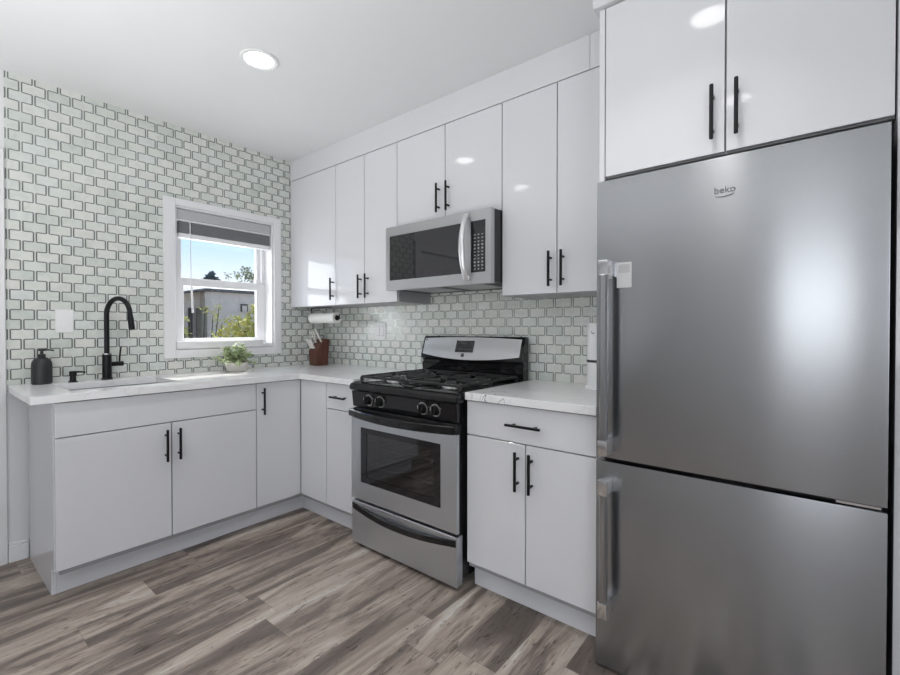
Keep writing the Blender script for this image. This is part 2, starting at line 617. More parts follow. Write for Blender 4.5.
wt = 0.20
DY0, DY1, DZ = -2.86, -2.02, 2.03          # doorway beside the tiled wall
TY = -1.929                                # left end of the tiles
b = B()
b.box(-wt, 0, OW['y1'], 0, 0.90, CH)                         # right of the window (tile)
b.box(-wt, 0, TY, OW['y0'], 0.90, CH)
b.box(-wt, 0, OW['y0'], OW['y1'], 0.90, OW['z0'])
b.box(-wt, 0, OW['y0'], OW['y1'], OW['z1'], CH)
b.box(-wt, 0, TY, 0, 0, 0.90, mi=1)                          # painted, under the worktop
b.box(-wt, 0, DY1, TY, 0, CH, mi=1)
b.box(-wt, 0, DY0, DY1, DZ, CH, mi=1)
b.box(-wt, 0, RY, DY0, 0, CH, mi=1)
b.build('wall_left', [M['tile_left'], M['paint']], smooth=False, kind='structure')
b = B()
b.box(-wt, 2.58, 0, wt, 0.90, CH)
b.box(-wt, 2.58, 0, wt, 0, 0.90, mi=1)
b.box(2.58, RX, 0, wt, 0, CH, mi=1)
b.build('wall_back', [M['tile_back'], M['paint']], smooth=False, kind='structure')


def wall_with_hole(name, axis, a, t, u0, u1, h):
    """a wall slab at axis=a (thickness t outwards) with one window opening h=(u0,u1,z0,z1)"""
    b = B()
    for (p, q, z0, z1) in ((u0, h[0], 0, CH), (h[1], u1, 0, CH), (h[0], h[1], 0, h[2]), (h[0], h[1], h[3], CH)):
        if axis == 'x':
            b.box(a, a + t, p, q, z0, z1)
        else:
            b.box(p, q, a, a + t, z0, z1)
    return b.build(name, M['paint'], smooth=False, kind='structure')


wall_with_hole('wall_right', 'x', RX, 0.2, RY, 0, (-3.85, -2.55, 0.85, 2.15))
wall_with_hole('wall_front', 'y', RY, -0.2, -wt, RX + 0.2, (3.22, 4.14, 0.85, 2.15))
for nm, ax, a, s, u0, u1 in (('window_2', 'x', RX, 1, -3.85, -2.55), ('window_3', 'y', RY, -1, 3.22, 4.14)):
    b, g = B(), B()
    w = 0.06

    def put(B_, p, q, z0, z1, d0, d1):
        if ax == 'x':
            B_.box(a + s * d0, a + s * d1, p, q, z0, z1)
        else:
            B_.box(p, q, a + s * d0, a + s * d1, z0, z1)
    for (p, q, z0, z1) in ((u0, u0 + w, 0.85, 2.15), (u1 - w, u1, 0.85, 2.15), (u0 + w, u1 - w, 0.85, 0.85 + w),
                           (u0 + w, u1 - w, 2.15 - w, 2.15), (u0 + w, u1 - w, 1.47, 1.53)):
        put(b, p, q, z0, z1, 0.08, 0.14)
    for (p, q, z0, z1) in ((u0 - 0.08, u0, 0.77, 2.23), (u1, u1 + 0.08, 0.77, 2.23), (u0, u1, 0.77, 0.85), (u0, u1, 2.15, 2.23)):
        put(b, p, q, z0, z1, -0.018, 0.0)
    put(g, u0 + w, u1 - w, 0.85 + w, 1.47, 0.105, 0.111)
    put(g, u0 + w, u1 - w, 1.53, 2.15 - w, 0.105, 0.111)
    o = b.build(nm, M['vinyl'], smooth=False, kind='structure')
    g.build('glass', M['glass'], o, smooth=False)

# door in the window wall, just outside the frame, and its casing
b = B()
b.box(-0.10, -0.06, DY0 + 0.005, DY1 - 0.005, 0.008, DZ - 0.005)
for (p, q) in ((DY0 + 0.12, (DY0 + DY1) / 2 - 0.05), ((DY0 + DY1) / 2 + 0.05, DY1 - 0.12)):
    for (z0, z1) in ((0.22, 0.92), (1.06, 1.88)):
        b.box(-0.06, -0.052, p, q, z0, z1, 0.006)
d = b.build('door_1', M['trim'], smooth=False, kind='structure')
B().cyl((-0.06, DY0 + 0.07, 0.98), (-0.015, DY0 + 0.07, 0.98), 0.012).ball((0.0, DY0 + 0.07, 0.98), 0.028).build('door_knob', M['chrome'], d)
b = B()
b.box(0, 0.016, DY1, TY - 0.002, 0, DZ + 0.085, 0.003)
b.box(0, 0.016, DY0 - 0.09, DY0, 0, DZ + 0.085, 0.003)
b.box(0, 0.016, DY0, DY1, DZ, DZ + 0.085, 0.003)
b.build('trim_1', M['trim'], smooth=False, kind='structure')

# baseboards
def baseboard(name, pts):
    b = B()
    for (x0, x1, y0, y1) in pts:
        b.box(x0, x1, y0, y1, 0, 0.085, 0.002)
        if abs(x1 - x0) < abs(y1 - y0):
            b.box(x0 if x0 < 1 else x0 + 0.006, x1 - 0.006 if x0 < 1 else x1, y0, y1, 0.085, 0.10, 0.002)
        else:
            b.box(x0, x1, y0, y1 - 0.006, 0.085, 0.10, 0.002)
    return b.build(name, M['trim'], smooth=False, kind='structure')


baseboard('baseboard_left', [(0, 0.014, TY, -1.852), (0, 0.014, RY, DY0 - 0.09)])
baseboard('baseboard_right', [(RX - 0.014, RX, RY, 0)])
baseboard('baseboard_front', [(0.014, RX - 0.014, RY, RY + 0.014)])

# ---------------------------------------------------------------- kitchen window
win = struct(B().box(0, 0.018, -1.2151, OW['y0'], 1.0136, 2.0506, 0.003)
             .box(0, 0.018, OW['y1'], -0.405, 1.0136, 2.0506, 0.003)
             .box(0, 0.018, OW['y0'], OW['y1'], OW['z1'], 2.0506, 0.003)
             .box(0, 0.018, OW['y0'], OW['y1'], 1.0136, OW['z0'], 0.003)
             .build('window_1', M['trim'], smooth=False))
jd = -0.17
b = B()   # jamb lining
b.box(jd, 0, OW['y0'], OW['y0'] + 0.012, OW['z0'], OW['z1'])
b.box(jd, 0, OW['y1'] - 0.012, OW['y1'], OW['z0'], OW['z1'])
b.box(jd, 0, OW['y0'] + 0.012, OW['y1'] - 0.012, OW['z1'] - 0.012, OW['z1'])
# side tracks of the sashes
for yy in (OW['y0'] + 0.012, OW['y1'] - 0.012 - 0.026):
    b.box(-0.135, -0.10, yy, yy + 0.026, 1.5535, OW['z1'] - 0.012, 0.002)
b.build('window_jamb', M['vinyl'], win, smooth=False)
B().box(jd, -0.001, OW['y0'] + 0.012, OW['y1'] - 0.012, OW['z0'], 1.098, 0.004).box(-0.012, 0.019, OW['y0'] + 0.004, OW['y1'] - 0.09, 1.070, 1.123, 0.005).build('window_sill', M['trim'], win, smooth=False)


def sash(name, x0, x1, gy0, gy1, gz0, gz1, z0, z1):
    yo0, yo1 = OW['y0'] + 0.0125, OW['y1'] - 0.0125
    b = B()
    b.box(x0, x1, yo0, gy0, z0, z1, 0.003)
    b.box(x0, x1, gy1, yo1, z0, z1, 0.003)
    b.box(x0, x1, gy0, gy1, z0, gz0, 0.003)
    b.box(x0, x1, gy0, gy1, gz1, z1, 0.003)
    o = b.build(name, M['vinyl'], win, smooth=False)
    xm = (x0 + x1) / 2
    B().box(xm - 0.002, xm + 0.002, gy0 - 0.003, gy1 + 0.003, gz0 - 0.003, gz1 + 0.003).build('pane', M['glass'], o, smooth=False)
    return o


sash('lower_sash', -0.13, -0.10, -1.056, -0.545, 1.140, 1.497, 1.099, 1.552)
sash('upper_sash', -0.166, -0.136, -1.057, -0.528, 1.556, 1.93, 1.50, 1.992)

bl = thing('window_blind', (-0.03, -0.805, 1.79), 'grey slatted blind pulled up to the top of the window', 'blind')
y0, y1 = OW['y0'] + 0.014, OW['y1'] - 0.014
B().box(-0.022, -0.006, y0, y1, 1.925, 1.990, 0.004).box(-0.07, -0.022, y0, y0 + 0.012, 1.925, 1.990, 0.002).build('valance', M['valance'], bl, smooth=False)
B().box(-0.068, -0.026, y0 + 0.015, y1 - 0.005, 1.945, 1.988, 0.002).box(-0.030, -0.008, y0, y1, 1.914, 1.924, 0.002).build('head_rail', M['vinyl'], bl, smooth=False)
b = B()
n = 16
for i in range(n):
    z = 1.838 + i * 0.0047
    b.box(-0.066, -0.016 - 0.002 * (i % 2), y0 + 0.014, y1 - 0.004, z, z + 0.0036, 0.001)
b.build('slat_stack', M['slats'], bl, smooth=False)
B().box(-0.066, -0.014, y0 + 0.014, y1 - 0.004, 1.806, 1.836, 0.004).build('bottom_rail', M['vinyl'], bl, smooth=False)
B().tube([(-0.004, -1.052, 1.92), (-0.002, -1.049, 1.65), (-0.002, -1.046, 1.51)], 0.0028, 8).tube([(-0.002, -1.046, 1.51), (-0.002, -1.045, 1.48), (-0.002, -1.0385, 1.31)], [0.003, 0.0062, 0.0062], 10).build('wand', M['vinyl'], bl)

# ---------------------------------------------------------------- cabinets
HB = 0.0055          # half width of a handle bar


def handle(parent, axis, plane, u, z0, z1=None, u1=None):
    """square black bar pull. axis 'y': door plane at y=plane, bar in front at smaller y; 'x': plane at x=plane, bar at larger x"""
    b = B()
    out = 0.032

    def bx(p, q, d0, d1, za, zb, bev):
        if axis == 'y':
            b.box(p, q, plane - d1, plane - d0, za, zb, bev)
        else:
            b.box(plane + d0, plane + d1, p, q, za, zb, bev)
    if u1 is None:
        bx(u - HB, u + HB, out - HB, out + HB, z0, z1, 0.0022)
        for f in (0.19, 0.81):
            z = z0 + (z1 - z0) * f
            bx(u - 0.0045, u + 0.0045, 0.0, out - HB + 0.001, z - 0.0045, z + 0.0045, 0.001)
    else:
        bx(u, u1, out - HB, out + HB, z0 - HB, z0 + HB, 0.0022)
        for f in (0.19, 0.81):
            p = u + (u1 - u) * f
            bx(p - 0.0045, p + 0.0045, 0.0, out - HB + 0.001, z0 - 0.0045, z0 + 0.0045, 0.001)
    return b.build('handle', M['black_metal'], parent)


def front(name, parent, axis, plane, u0, u1, z0, z1, g=0.0027):
    """a gloss door or drawer front whose face lies at plane"""
    t = 0.019
    b = B()
    if axis == 'y':
        b.box(u0 + g, u1 - g, plane, plane + t, z0 + g, z1 - g, 0.0006)
    else:
        b.box(plane - t, plane, u0 + g, u1 - g, z0 + g, z1 - g, 0.0006)
    return b.build(name, M['gloss'], parent, smooth=False)


CT, TH = 0.915, 0.034          # worktop height and thickness
XD, YD = 0.627, 0.6316         # door planes
XK, YK = 0.544, 0.568          # toe kick planes
ZD, ZG = 0.129, 0.7205         # door bottom, drawer gap
ZT = CT - TH - 0.003           # top of the fronts
YL = -1.850
YC1 = -0.930                   # sink cabinet / corner cabinet boundary
e = 0.0006

# sink cabinet
sc = thing('sink_base_cabinet', (0.31, -1.39, 0), 'white gloss base cabinet under the sink with two doors and a false drawer front', 'cabinet')
b = B()
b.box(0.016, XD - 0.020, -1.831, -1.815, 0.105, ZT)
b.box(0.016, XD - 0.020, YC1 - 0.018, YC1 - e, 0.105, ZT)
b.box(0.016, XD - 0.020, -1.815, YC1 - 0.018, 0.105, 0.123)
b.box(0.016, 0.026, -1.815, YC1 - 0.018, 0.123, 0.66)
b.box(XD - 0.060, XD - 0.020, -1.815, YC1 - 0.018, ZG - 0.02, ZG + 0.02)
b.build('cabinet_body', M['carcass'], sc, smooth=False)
B().prism([(0.016, 0.0), (XK, 0.0), (XK, ZD - 0.002), (XD - 0.0225, ZD - 0.002), (XD - 0.0225, ZT + 0.003), (0.016, ZT + 0.003)], 'y', YL, YL + 0.018).build('end_panel', M['gloss'], sc, smooth=False)
B().box(XK - 0.016, XK, YL + 0.0185, YC1 - e, 0.0, ZD - 0.004).build('toe_kick', M['gloss'], sc, smooth=False)
front('false_drawer_front', sc, 'x', XD, YL + 0.0005, YC1, ZG, ZT)
ym = -1.3863
d = front('door', sc, 'x', XD, YL + 0.0005, ym, ZD, ZG)
handle(d, 'x', XD, -1.4151, 0.525, 0.689)
d = front('door', sc, 'x', XD, ym, YC1, ZD, ZG)
handle(d, 'x', XD, -1.3552, 0.525, 0.689)

# corner cabinet with two doors meeting in the corner
XR1 = 0.9035
cc = thing('corner_base_cabinet', (0.3, -0.3, 0), 'white gloss corner base cabinet with two tall doors meeting at an inside corner', 'cabinet')
b = B()
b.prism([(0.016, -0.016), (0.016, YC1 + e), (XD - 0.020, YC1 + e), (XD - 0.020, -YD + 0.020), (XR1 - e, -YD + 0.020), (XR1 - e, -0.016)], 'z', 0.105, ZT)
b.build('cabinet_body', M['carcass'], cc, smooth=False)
B().prism([(XK, YC1 + e), (XK, -YK), (XR1 - e, -YK), (XR1 - e, -YK + 0.016), (XK - 0.016, -YK + 0.016), (XK - 0.016, YC1 + e)], 'z', 0, ZD - 0.004).build('toe_kick', M['gloss'], cc, smooth=False)
d = front('door', cc, 'x', XD, YC1, -YD - 0.0005, ZD, ZT)
handle(d, 'x', XD, -0.8943, 0.687, 0.849)
front('door', cc, 'y', -YD, XD + 0.0005, XR1, ZD, ZT)


def base_cab(name, x0, x1, label, split, hdl, panel=False):
    t = thing(name, ((x0 + x1) / 2, -0.31, 0), label, 'cabinet')
    b = B()
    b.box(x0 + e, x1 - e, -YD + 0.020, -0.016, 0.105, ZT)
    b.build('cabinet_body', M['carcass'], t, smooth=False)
    B().box(x0 + e, x1 - e, -YK, -YK + 0.016, 0, ZD - 0.004).build('toe_kick', M['gloss'], t, smooth=False)
    d = front('drawer', t, 'y', -YD, x0, x1, ZG, ZT)
    handle(d, 'y', -YD, hdl[0], 0.7985, u1=hdl[1])
    if split:
        d = front('door', t, 'y', -YD, x0, split, ZD, ZG)
        handle(d, 'y', -YD, split - 0.034, 0.524, 0.690)
        d = front('door', t, 'y', -YD, split, x1, ZD, ZG)
        handle(d, 'y', -YD, split + 0.031, 0.524, 0.690)
    else:
        front('door', t, 'y', -YD, x0, x1, ZD, ZG)
    return t


XG0, XG1 = 1.186, 1.974        # range opening
base_cab('drawer_base_cabinet', XR1, XG0, 'narrow white gloss base cabinet with one drawer left of the range', None, (0.975, 1.118))
base_cab('drawer_base_cabinet', XG1, 2.5835, 'white gloss base cabinet with a drawer and two doors between range and refrigerator', 2.2795, (2.196, 2.361))

# worktops
sx0, sx1, sy0, sy1 = 0.135, 0.500, -1.770, -1.300       # sink cut-out
XC, YC, YLO = 0.642, 0.649, -1.927
b = B()
b.box(0.001, XC, YLO, sy0, CT - TH, CT)
b.box(0.001, sx0, sy0, sy1, CT - TH, CT)
b.box(sx1, XC, sy0, sy1, CT - TH, CT)
b.box(0.001, XC, sy1, -YC, CT - TH, CT)
b.box(0.001, XG0 - 0.001, -YC, -0.001, CT - TH, CT)
bmesh.ops.remove_doubles(b.bm, verts=b.bm.verts[:], dist=1e-5)
tag(b.build('worktop', M['quartz'], smooth=False), 'L-shaped white veined quartz worktop running under the window to the range', 'worktop')
tag(B().box(XG1 + 0.001, 2.5835, -YC, -0.001, CT - TH, CT, 0.0015).build('worktop', M['quartz'], smooth=False),
    'short white quartz worktop between the range and the refrigerator', 'worktop')

# sink bowl
sk = thing('kitchen_sink', (0.32, -1.535, 0.70), 'stainless undermount sink set in the worktop below the faucet', 'sink')
b = B()
zb_ = 0.705
k = 0.002
for (p, q, r, s) in ((sx0 - k, sx0 - k + 0.002, sy0 - k, sy1 + k), (sx1 + k - 0.002, sx1 + k, sy0 - k, sy1 + k),
                     (sx0, sx1, sy0 - k, sy0 - k + 0.002), (sx0, sx1, sy1 + k - 0.002, sy1 + k)):
    b.box(p, q, r, s, zb_, CT - TH - 0.0005)
b.box(sx0, sx1, sy0, sy1, zb_, zb_ + 0.002)
b.build('bowl', M['steel'], sk, smooth=False)
B().lathe([(0.0, 0.001), (0.02, 0.001), (0.024, 0.006), (0.045, 0.006), (0.047, 0.002)], (0.32, -1.535, zb_ + 0.001)).build('drain', M['chrome'], sk)

# upper cabinets
YU, ZB, ZU = 0.318, 1.372, 2.3635


def upper(x0, x1, z0, label, splits, handles, y=YU, z1=ZU, name='wall_cabinet'):
    t = thing(name, ((x0 + x1) / 2, -y / 2, z0), label, 'cabinet')
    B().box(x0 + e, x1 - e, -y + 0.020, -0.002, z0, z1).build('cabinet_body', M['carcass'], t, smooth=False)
    xs = [x0] + splits + [x1]
    for i in range(len(xs) - 1):
        d = front('door', t, 'y', -y, xs[i], xs[i + 1], z0, z1)
        if handles[i]:
            handle(d, 'y', -y, *handles[i])
    return t


upper(0.003, 0.580, ZB, 'white gloss single-door wall cabinet in the corner by the window', [], [(0.556, 1.408, 1.566)])
upper(0.580, 1.199, ZB, 'white gloss two-door wall cabinet between the corner cabinet and the microwave', [0.889], [(0.858, 1.408, 1.566), (0.929, 1.408, 1.568)])
upper(1.199, 1.965, 1.815, 'short white gloss two-door wall cabinet above the microwave', [1.586], [(1.545, 1.866, 2.032), (1.615, 1.866, 2.032)])
upper(1.965, 2.5835, ZB, 'white gloss two-door wall cabinet between the microwave and the refrigerator', [2.269], [(2.240, 1.405, 1.572), (2.303, 1.405, 1.572)])
ZF = 1.762
upper(2.6055, 3.3690, ZF, 'deep white gloss two-door cabinet above the refrigerator', [2.986], [(2.952, 1.801, 1.973), (3.018, 1.801, 1.973)], y=0.628, z1=2.382)

# tall panels on both sides of the refrigerator
tag(B().box(2.5845, 2.6045, -0.628, -0.001, 0.0, 2.382, 0.001).build('end_panel', M['gloss'], smooth=False), 'tall white gloss panel standing left of the refrigerator', 'panel')
tag(B().box(3.3700, 3.3900, -0.645, -0.001, 0.0, 2.382, 0.001).build('end_panel', M['gloss'], smooth=False), 'tall white gloss panel standing right of the refrigerator', 'panel')

# filler above the cabinets
B().box(0.003, 2.424, -YU, -YU + 0.019, ZU + 0.003, CH - 0.0005).build('trim_2', M['soffit'], smooth=False, kind='structure')
B().box(2.4265, 2.5835, -YU, -YU + 0.019, ZU + 0.003, CH - 0.0005).build('trim_3', M['soffit'], smooth=False, kind='structure')
B().box(2.566, 3.395, -0.646, -0.320, 2.3855, CH - 0.0005).build('trim_4', M['soffit'], smooth=False, kind='structure')

# ---------------------------------------------------------------- range
RX0, RX1, RYF = 1.210, 1.958, -0.685
rg = thing('gas_range', (1.584, -0.35, 0), 'stainless and black freestanding gas range with four knobs and oven', 'range')
b = B()
# hollow body so the oven shows through its glass
b.box(RX0 + 0.004, RX0 + 0.045, -0.640, -0.035, 0.045, 0.898)
b.box(RX1 - 0.045, RX1 - 0.004, -0.640, -0.035, 0.045, 0.898)
b.box(RX0 + 0.045, RX1 - 0.045, -0.075, -0.035, 0.045, 0.898)
b.box(RX0 + 0.045, RX1 - 0.045, -0.640, -0.075, 0.045, 0.30)
b.box(RX0 + 0.045, RX1 - 0.045, -0.640, -0.075, 0.70, 0.898)
b.build('range_body', M['black_plastic'], rg, smooth=False)
b = B()
for sxx, syy in ((RX0 + 0.05, -0.61), (RX1 - 0.05, -0.61), (RX0 + 0.05, -0.08), (RX1 - 0.05, -0.08)):
    B().cyl((sxx, syy, 0.0), (sxx, syy, 0.045), 0.018).build('leg', M['black_plastic'], rg)
b = B()
b.box(RX0 + 0.0455, RX0 + 0.048, -0.638, -0.078, 0.303, 0.697)
b.box(RX1 - 0.048, RX1 - 0.0455, -0.638, -0.078, 0.303, 0.697)
b.box(RX0 + 0.048, RX1 - 0.048, -0.080, -0.0755, 0.303, 0.697)
b.box(RX0 + 0.048, RX1 - 0.048, -0.638, -0.080, 0.3005, 0.303)
b.box(RX0 + 0.048, RX1 - 0.048, -0.638, -0.080, 0.697, 0.6995)
b.build('oven_lining', M['oven_inside'], rg, smooth=False)
for zz in (0.44, 0.555):
    b = B()
    for i in range(13):
        xx = RX0 + 0.06 + i * (RX1 - RX0 - 0.12) / 12
        b.tube([(xx, -0.62, zz), (xx, -0.10, zz)], 0.0022, 6)
    b.tube([(RX0 + 0.05, -0.62, zz), (RX1 - 0.05, -0.62, zz)], 0.004, 8)
    b.tube([(RX0 + 0.05, -0.10, zz), (RX1 - 0.05, -0.10, zz)], 0.004, 8)
    b.build('oven_rack', M['chrome'], rg)
# cooktop with a rounded front lip
b = B()
prof = [(-0.055, 0.898), (-0.055, 0.912), (-0.60, 0.912), (-0.655, 0.909), (-0.685, 0.901), (-0.694, 0.890), (-0.694, 0.872), (-0.688, 0.866), (-0.640, 0.866), (-0.640, 0.898)]
b.prism(prof, 'x', RX0 - 0.006, RX1 + 0.006, bev=0.002)
b.build('cooktop', M['black_gloss'], rg)
# control panel
b = B()
b.prism([(-0.640, 0.775), (-0.678, 0.775), (-0.688, 0.862), (-0.640, 0.862)], 'x', RX0 + 0.006, RX1 - 0.004, bev=0.002)
cp = b.build('control_panel', M['black_gloss'], rg)
for xk, zk in ((1.356, 0.820), (1.447, 0.820), (1.748, 0.820), (1.829, 0.820)):
    yk = -0.6835
    b = B()
    b.cyl((xk, yk, zk), (xk, yk - 0.010, zk + 0.001), 0.0255, 0.0245, 28)
    b.cyl((xk, yk - 0.010, zk + 0.001), (xk, yk - 0.026, zk + 0.003), 0.021, 0.019, 28)
    b.box(xk - 0.006, xk + 0.006, yk - 0.036, yk - 0.024, zk - 0.018, zk + 0.024, 0.002)
    k_ = b.build('knob', M['black_gloss'], rg)
    B().lathe([(0.026, -0.0012), (0.0305, -0.0012), (0.0305, 0.0012), (0.026, 0.0012), (0.026, -0.0012)], (0, 0, 0), 32).build('highlight_ring', M['aluminium'], k_).data.transform(Matrix.Translation((xk, yk - 0.001, zk)) @ Matrix.Rotation(PI / 2 + 0.114, 4, 'X'))  # pale ring added to imitate the highlights around the black knob
    B().box(xk - 0.0018, xk + 0.0018, yk - 0.0368, yk - 0.0355, zk + 0.004, zk + 0.022).build('pointer', M['chrome'], k_, smooth=False)
    B().box(xk + 0.030, xk + 0.038, yk - 0.0012, yk + 0.003, zk + 0.010, zk + 0.016).build('dial_mark', M['grey_print'], cp, smooth=False)
# oven door
b = B()
b.box(RX0 + 0.006, RX1 - 0.004, -0.680, -0.642, 0.667, 0.766, 0.003, mi=1)
dz0, dz1 = 0.268, 0.720
wx0, wx1, wz0, wz1 = 1.288, 1.861, 0.364, 0.666
for (p, q, r, s) in ((RX0, wx0, dz0, dz1), (wx1, RX1, dz0, dz1), (wx0, wx1, dz0, wz0), (wx0, wx1, wz1, dz1)):
    b.box(p, q, RYF, -0.668, r, s)
b.box(RX0 + 0.002, wx0, -0.668, -0.642, dz0, wz1, mi=1)
b.box(wx1, RX1 - 0.002, -0.668, -0.642, dz0, wz1, mi=1)
b.box(wx0, wx1, -0.668, -0.642, dz0, wz0, mi=1)
od = b.build('oven_door', [M['range_steel'], M['black_plastic']], rg, smooth=False)
b = B()
fw_ = 0.046
for (p, q, r, s) in ((wx0, wx0 + fw_, wz0, wz1), (wx1 - fw_, wx1, wz0, wz1), (wx0 + fw_, wx1 - fw_, wz0, wz0 + 0.034), (wx0 + fw_, wx1 - fw_, wz1 - 0.030, wz1)):
    b.box(p + 0.0005, q - 0.0005, -0.683, -0.672, r + 0.0005, s - 0.0005)
b.build('window_border', M['dark_glass'], od, smooth=False)
B().box(wx0 + fw_, wx1 - fw_, -0.681, -0.676, wz0 + 0.034, wz1 - 0.030).build('oven_window', M['oven_glass'], od, smooth=False)
N = 24
hp = []
for i in range(N + 1):
    t_ = -1 + 2 * i / N
    hp.append((1.584 + t_ * 0.368, -0.697 - 0.050 * (1 - t_ * t_), 0.744 - 0.004 * (1 - t_ * t_)))
B().bar(hp, 0.020, 0.040).box(RX0 + 0.006, RX0 + 0.036, -0.700, -0.679, 0.727, 0.762, 0.003).box(RX1 - 0.034, RX1 - 0.004, -0.700, -0.679, 0.727, 0.762, 0.003).build('oven_handle', M['black_gloss'], od)
# lower drawer
b = B()
b.box(RX0 + 0.004, RX1, RYF, -0.642, 0.022, 0.252, 0.0015)
dr = b.build('drawer', M['range_steel'], rg, smooth=False)
b = B()
rows = []
for i in range(N + 1):
    t_ = -1 + 2 * i / N
    x_ = 1.586 + t_ * 0.366
    s_ = 1 - t_ * t_
    zt_ = 0.240 - 0.026 * s_
    out = -0.688 - 0.024 * s_
    rows.append([(x_, -0.6855, zt_), (x_, out, zt_ - 0.002), (x_, out, zt_ - 0.030), (x_, -0.6855, zt_ - 0.034)])
b.quadmesh(rows)
b.build('drawer_handle', M['black_gloss'], dr)
# burners and grates
for bx_, by_, br in ((1.385, -0.50, 0.048), (1.785, -0.50, 0.042), (1.385, -0.24, 0.036), (1.785, -0.24, 0.045)):
    q = B().lathe([(0.0, 0.0), (br + 0.012, 0.0), (br + 0.008, 0.010), (br, 0.014), (0, 0.014)], (bx_, by_, 0.9125)).build('burner', M['aluminium'], rg)
    B().lathe([(0.0, 0.0), (br * 0.86, 0.0), (br * 0.9, 0.005), (br * 0.8, 0.010), (0, 0.011)], (bx_, by_, 0.927)).build('burner_cap', M['iron'], q)
for gx0, gx1 in ((1.236, 1.578), (1.590, 1.932)):
    b = B()
    gy0, gy1, gz = -0.630, -0.115, 0.936
    w, h = 0.012, 0.014
    xm, ymid = (gx0 + gx1) / 2, (gy0 + gy1) / 2
    b.bar([(gx0, gy0, gz), (gx1, gy0, gz)], w, h)
    b.bar([(gx0, gy1, gz), (gx1, gy1, gz)], w, h)
    b.bar([(gx0, gy0, gz), (gx0, gy1, gz)], w, h)
    b.bar([(gx1, gy0, gz), (gx1, gy1, gz)], w, h)
    b.bar([(gx0, ymid, gz), (gx1, ymid, gz)], w, h)
    for cy_ in (-0.50, -0.24):
        for k_ in range(4):
            a_ = PI / 4 + k_ * PI / 2
            b.bar([(xm + 0.045 * math.cos(a_), cy_ + 0.045 * math.sin(a_), gz + 0.004), (xm + 0.170 * math.cos(a_) * 0.98, cy_ + 0.118 * math.sin(a_) / 0.707 * 0.72, gz)], 0.010, 0.014)
        b.bar([(gx0, cy_, gz), (xm - 0.05, cy_, gz + 0.004)], 0.010, 0.014)
        b.bar([(gx1, cy_, gz), (xm + 0.05, cy_, gz + 0.004)], 0.010, 0.014)
    for px_ in (gx0, gx1):
        for py_ in (gy0, ymid, gy1):
            b.box(px_ - 0.008, px_ + 0.008, py_ - 0.008, py_ + 0.008, 0.9125, gz, 0.002)
    b.build('burner_grate', M['iron'], rg)
# backguard
b = B()
b.prism([(-0.030, 0.900), (-0.030, 1.156), (-0.062, 1.158), (-0.072, 1.150), (-0.108, 1.042), (-0.108, 1.020), (-0.088, 1.004), (-0.086, 0.992), (-0.098, 0.985), (-0.090, 0.9125), (-0.055, 0.9125), (-0.055, 0.900)], 'x', RX0 - 0.004, RX1 + 0.004, bev=0.003)
bgd = b.build('backguard', M['black_gloss'], rg)
rows = []
for i in range(29):
    t_ = -1 + 2 * i / 28
    x_ = 1.584 + t_ * 0.362
    s_ = 1 - t_ * t_
    ztop = 1.143 + 0.010 * s_
    zbot = 1.045 - 0.028 * s_

    def yface(z):
        return -0.0745 - 0.0360 * (1.150 - z) / 0.108 - 0.005 * s_
    rows.append([(x_, yface(ztop) + 0.010, ztop), (x_, yface(ztop), ztop), (x_, yface((ztop + zbot) / 2), (ztop + zbot) / 2), (x_, yface(zbot), zbot), (x_, yface(zbot) + 0.012, zbot)])
B().quadmesh(rows).build('steel_fascia', M['steel'], bgd)


def on_fascia(x0, x1, z0, z1, lift, d=0.0015):
    """small plate lying on the sloping fascia"""
    def yf(x, z):
        t_ = (x - 1.584) / 0.362
        return -0.0745 - 0.0360 * (1.150 - z) / 0.108 - 0.005 * (1 - t_ * t_) - lift
    c = [(x0, z0), (x1, z0), (x1, z1), (x0, z1)]
    b = bmesh.new()
    A = [b.verts.new((x, yf(x, z), z)) for x, z in c]
    C = [b.verts.new((x, yf(x, z) + d, z)) for x, z in c]
    for i in range(4):
        b.faces.new((A[i], A[(i + 1) % 4], C[(i + 1) % 4], C[i]))
    b.faces.new(A)
    b.faces.new(C)
    return B()._merge(b)


dp = on_fascia(1.493, 1.628, 1.062, 1.132, 0.0025, 0.004).build('control_display', M['dark_glass'], bgd, smooth=False)
for j, (zz, row_) in enumerate(((1.108, (1.508, 1.538, 1.550, 1.562, 1.606)), (1.076, (1.506, 1.524, 1.542, 1.560, 1.578, 1.602)))):
    for x_ in row_:
        on_fascia(x_, x_ + 0.011, zz, zz + 0.008, 0.0035, 0.001).build('display_button', M['dim_print'], dp, smooth=False)
bdg = on_fascia(1.544, 1.566, 1.034, 1.054, 0.0020, 0.003).build('range_badge', M['black_plastic'], bgd, smooth=False)
on_fascia(1.549, 1.561, 1.047, 1.049, 0.0030, 0.001).build('badge_mark', M['grey_print'], bdg, smooth=False)
on_fascia(1.232, 1.242, 1.128, 1.138, 0.0020, 0.003).build('indicator', M['black_plastic'], bgd, smooth=False)

